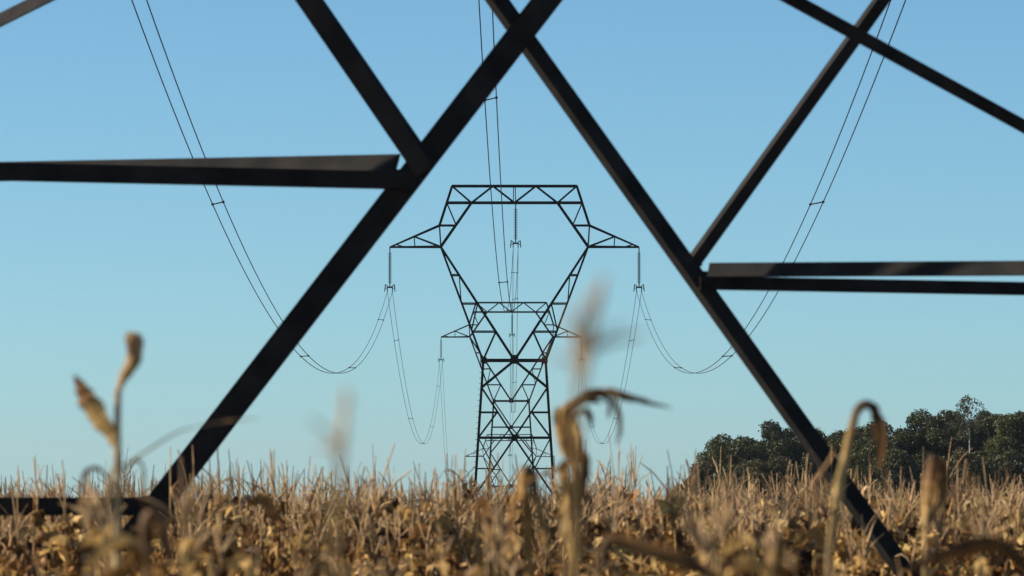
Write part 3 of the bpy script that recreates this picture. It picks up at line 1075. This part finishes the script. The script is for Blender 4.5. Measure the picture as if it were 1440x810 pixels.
# ------------------------------------------------------------------ wood
def tree(name, label, px, top_py, d, rx, seed, kind=0, zb=0.7, dens=1.0, ryk=0.9):
    r = np.random.default_rng(seed)
    base = P(px, 690, d)
    x, y = base.x, d
    ht = P(px, top_py, d).z
    gz = float(ground_h(x, y))
    zb = zb + gz
    rx = rx * 1.28
    root = thing(name, label, 'tree' if 'shrub' not in name else 'shrub', (x, y, gz), 'trees and shrubs of the wood')
    # trunk and limbs
    tm = MB()
    th = (ht - gz) * 0.72
    k = 8
    s = np.linspace(0, 1, k)
    pth = np.stack([x + np.cumsum(r.normal(0, 0.06, k)) * s, y + np.cumsum(r.normal(0, 0.06, k)) * s, gz - 0.1 + s * th], 1)
    r0 = 0.05 + 0.022 * ht
    tm.tube(pth, r0 * (1 - 0.8 * s), 6)
    obj('trunk', tm.mesh('trunk', BARK, True), root)
    cz, rz = (ht + zb) / 2, (ht - zb) / 2
    ncl = int((100 if rx > 1.6 else 44) * dens)
    cen, rad = [], []
    while len(cen) < ncl:
        u = r.normal(0, 1, 3)
        u /= np.linalg.norm(u)
        q = r.uniform(0.45, 1.0) ** 0.5
        if u[2] < 0.15:
            u[:2] /= np.linalg.norm(u[:2]) + 1e-9
            u[2] = r.uniform(-1, 0.15)
        c = np.array([u[0] * rx * q, u[1] * rx * ryk * q, u[2] * rz * (q if u[2] > 0 else 1)])
        rr = r.uniform(0.10, 0.34) * min(rx, 2.6)
        # keep the outline near the ellipsoid
        sc_ = max(0.0, 1 - rr / (rx + 0.001) * 0.8)
        c *= np.array([sc_, sc_, max(0.0, 1 - rr / rz * 0.8)])
        cen.append(c + np.array([x, y, cz])); rad.append(rr)
    lm = MB()
    for c in cen[::2]:
        a = pth[int(r.integers(3, k - 1))]
        mid = (a + c) / 2 + np.array([0, 0, 0.2])
        lm.tube(densify([a, mid, c], 5), np.linspace(r0 * 0.4, 0.015, 5), 4)
    obj('limbs', lm.mesh('limbs', BARK), root)
    P0, Tn = [], []
    base_t = [np.array([.043, .052, .015]), np.array([.060, .066, .019]), np.array([.037, .046, .015]), np.array([.083, .070, .026])][kind]
    for c, rr in zip(cen, rad):
        n = int(520 * (rr / 0.7) ** 2)
        u = r.normal(0, 1, (n, 3))
        u /= np.linalg.norm(u, axis=1)[:, None]
        q = r.uniform(0.25, 1.0, n) ** 0.5 * (1 + np.abs(r.normal(0, 0.12, n)))
        P0.append(c + u * (rr * q)[:, None] * np.array([1.1, 1.1, 0.9]))
        tt = base_t * r.uniform(0.75, 1.3)
        Tn.append(np.tile(tt, (n, 1)) * r.uniform(0.65, 1.45, (n, 1)) * np.array([1, 1, 1]) + (r.random((n, 1)) < 0.08) * np.array([.13, .095, .04]))
    P0, Tn = np.concatenate(P0), np.concatenate(Tn)
    keep = P0[:, 2] > gz + 0.1
    P0, Tn = P0[keep], Tn[keep]
    n = len(P0)
    nrm = r.normal(0, 1, (n, 3)) + np.array([0, 0, 0.5])
    nrm /= np.linalg.norm(nrm, axis=1)[:, None]
    a = np.cross(nrm, r.normal(0, 1, (n, 3)))
    a /= np.linalg.norm(a, axis=1)[:, None]
    b = np.cross(nrm, a)
    sz = r.uniform(0.065, 0.14, (n, 1))
    v = np.stack([P0 - a * sz, P0 + b * sz * .55 + nrm * sz * .15, P0 + a * sz, P0 - b * sz * .55 + nrm * sz * .15], 1).reshape(-1, 3)
    f = np.arange(n * 4).reshape(-1, 4)
    obj('crown', raw_mesh('crown', v, f, np.repeat(Tn, 4, axis=0), LEAF), root)
    return root


W = [
    ('low_shrub', 'lowest shrub at the left end of the wood, barely above the maize', 958, 684, 440, 1.0, 0, 0.1),
    ('low_shrub', 'sloping shrub between the lowest shrub and the first tree of the wood', 990, 652, 445, 1.5, 3, 0.1),
    ('broadleaf_tree', 'first full tree at the left end of the wood, with a ragged twiggy top', 1028, 607, 450, 2.4, 1, 0.5),
    ('broadleaf_tree', 'dark round-topped tree just left of the right diagonal bar', 1092, 596, 452, 2.5, 0, 0.5),
    ('low_shrub', 'olive shrub in front of the dark round-topped tree', 1082, 640, 436, 2.2, 3, 0.1),
    ('broadleaf_tree', 'dark tree crossed by the right diagonal bar', 1146, 606, 458, 2.3, 2, 0.5),
    ('broadleaf_tree', 'lower tree behind the hooked maize leaf', 1192, 612, 455, 2.1, 1, 0.5),
    ('broadleaf_tree', 'tree just right of the hooked maize leaf', 1240, 599, 450, 2.2, 1, 0.5),
    ('broadleaf_tree', 'broad tree between the hooked leaf and the birch', 1283, 589, 456, 2.6, 0, 0.5),
    ('low_shrub', 'leafy shrub in front of the broad tree left of the birch', 1262, 634, 437, 2.5, 1, 0.1),
    ('broadleaf_tree', 'tall dark tree at the left shoulder of the birch', 1335, 578, 455, 2.6, 2, 0.5),
    ('broadleaf_tree', 'tall tree at the right shoulder of the birch', 1394, 580, 458, 2.5, 0, 0.5),
    ('low_shrub', 'olive shrub below the birch', 1352, 622, 436, 2.6, 3, 0.1),
    ('broadleaf_tree', 'tree with lighter leaves at the right edge of the picture', 1434, 579, 450, 2.3, 1, 0.5),
    ('low_shrub', 'dark shrub low at the right edge of the picture', 1424, 634, 437, 2.6, 0, 0.1),
    ('broadleaf_tree', 'shaded tree behind the gap between the first tree and the round-topped one', 1060, 617, 470, 2.4, 2, 0.5),
    ('broadleaf_tree', 'shaded tree behind the gap left of the diagonal bar', 1120, 608, 472, 2.4, 2, 0.5),
    ('broadleaf_tree', 'shaded tree behind, just right of the diagonal bar', 1172, 612, 470, 2.4, 0, 0.5),
    ('broadleaf_tree', 'shaded tree behind the bend of the hooked leaf', 1218, 605, 472, 2.5, 2, 0.5),
    ('broadleaf_tree', 'shaded tree behind the broad tree and the tall dark one', 1308, 582, 470, 2.5, 0, 0.5),
    ('broadleaf_tree', 'shaded tree behind the right shoulder of the birch', 1418, 582, 472, 2.6, 2, 0.5),
    ('broadleaf_tree', 'shaded tree straight behind the white trunk of the birch', 1366, 596, 470, 2.4, 0, 0.5),
    ('low_shrub', 'leafy shrub in front of the tree crossed by the diagonal bar', 1135, 642, 438, 2.4, 0, 0.1),
    ('low_shrub', 'leafy shrub in front of the tree behind the hooked leaf', 1198, 640, 438, 2.4, 1, 0.1),
    ('low_shrub', 'dark shrub in front of the first full tree of the wood', 1040, 648, 440, 2.0, 0, 0.1),
    ('broadleaf_tree', 'tree of the wood cut by the right edge of the picture', 1482, 566, 456, 2.7, 2, 0.5),
]
for i, (nm, lab, px, tp, d, rx, kind, zb) in enumerate(W):
    tree(nm, lab, px, tp - (8 if nm == 'broadleaf_tree' else 5), d, rx, 100 + i, kind, zb)

# the birch: white trunk, thin drooping sprays
r = np.random.default_rng(77)
bd = 447.0
q = lambda px, py: np.array(P(px, py, bd))
base = P(1363, 690, bd)
root = thing('birch_tree', 'slender birch with a white trunk and thin drooping top, tallest of the wood', 'tree', (base.x, bd, -2.0), 'trees and shrubs of the wood')
m = MB()
tp = densify([np.array([base.x, bd, -2.1]), q(1364, 650), q(1363, 600), q(1361, 556)], 12)
m.tube(tp, np.linspace(0.10, 0.025, 12), 6)
obj('trunk', m.mesh('trunk', BIRCH, True), root)
lm, P0 = MB(), []
for k in range(46):
    z = r.uniform(0.74, 0.995)
    a = tp[0] + (tp[-1] - tp[0]) * z
    az = r.uniform(0, 6.28)
    L = r.uniform(0.6, 2.0) * (1.15 - 0.5 * (z - 0.72) / 0.27)
    s = np.linspace(0, 1, 9)
    pth = np.stack([a[0] + np.cos(az) * L * s, a[1] + np.sin(az) * L * s, a[2] + L * (0.85 * s - 1.15 * s ** 2) + 0.1 * s], 1)
    lm.tube(pth, np.linspace(0.022, 0.008, 9), 4)
    for t in range(3, 9):
        for _ in range(5):
            P0.append(pth[t] + r.normal(0, 0.08, 3) - np.array([0, 0, r.uniform(0, 0.35)]))
obj('limbs', lm.mesh('limbs', BARK), root)
P0 = np.array(P0)
n = len(P0)
a = r.normal(0, 1, (n, 3)) * np.array([.5, .5, 1]); a /= np.linalg.norm(a, axis=1)[:, None]
b = np.cross(a, r.normal(0, 1, (n, 3))); b /= np.linalg.norm(b, axis=1)[:, None]
sz = r.uniform(0.05, 0.11, (n, 1))
v = np.stack([P0 - a * sz, P0 + b * sz * .5, P0 + a * sz, P0 - b * sz * .5], 1).reshape(-1, 3)
tn = np.tile([.075, .075, .04], (n, 1)) * r.uniform(.6, 1.4, (n, 1))
obj('crown', raw_mesh('crown', v, np.arange(n * 4).reshape(-1, 4), np.repeat(tn, 4, axis=0), LEAF), root)

# ------------------------------------------------------------------ air
hm = bpy.data.materials.new('haze')
hm.use_nodes = True
hn = hm.node_tree
hn.nodes.remove(hn.nodes['Principled BSDF'])
pv = hn.nodes.new('ShaderNodeVolumePrincipled')
pv.inputs['Color'].default_value = (0.80, 0.90, 1.0, 1)
pv.inputs['Density'].default_value = 0.00004
pv.inputs['Anisotropy'].default_value = 0.3
hn.links.new(pv.outputs[0], hn.nodes['Material Output'].inputs['Volume'])
bm = bmesh.new()
bmesh.ops.create_cube(bm, size=1.0)
for v_ in bm.verts:
    v_.co = Vector((v_.co.x * 6200, 2870 + v_.co.y * 6400, -10 + v_.co.z * 110))
bmesh.ops.recalc_face_normals(bm, faces=bm.faces)
hme = bpy.data.meshes.new('haze')
bm.to_mesh(hme)
bm.free()
hme.materials.append(hm)
tag(obj('haze', hme), kind='stuff')
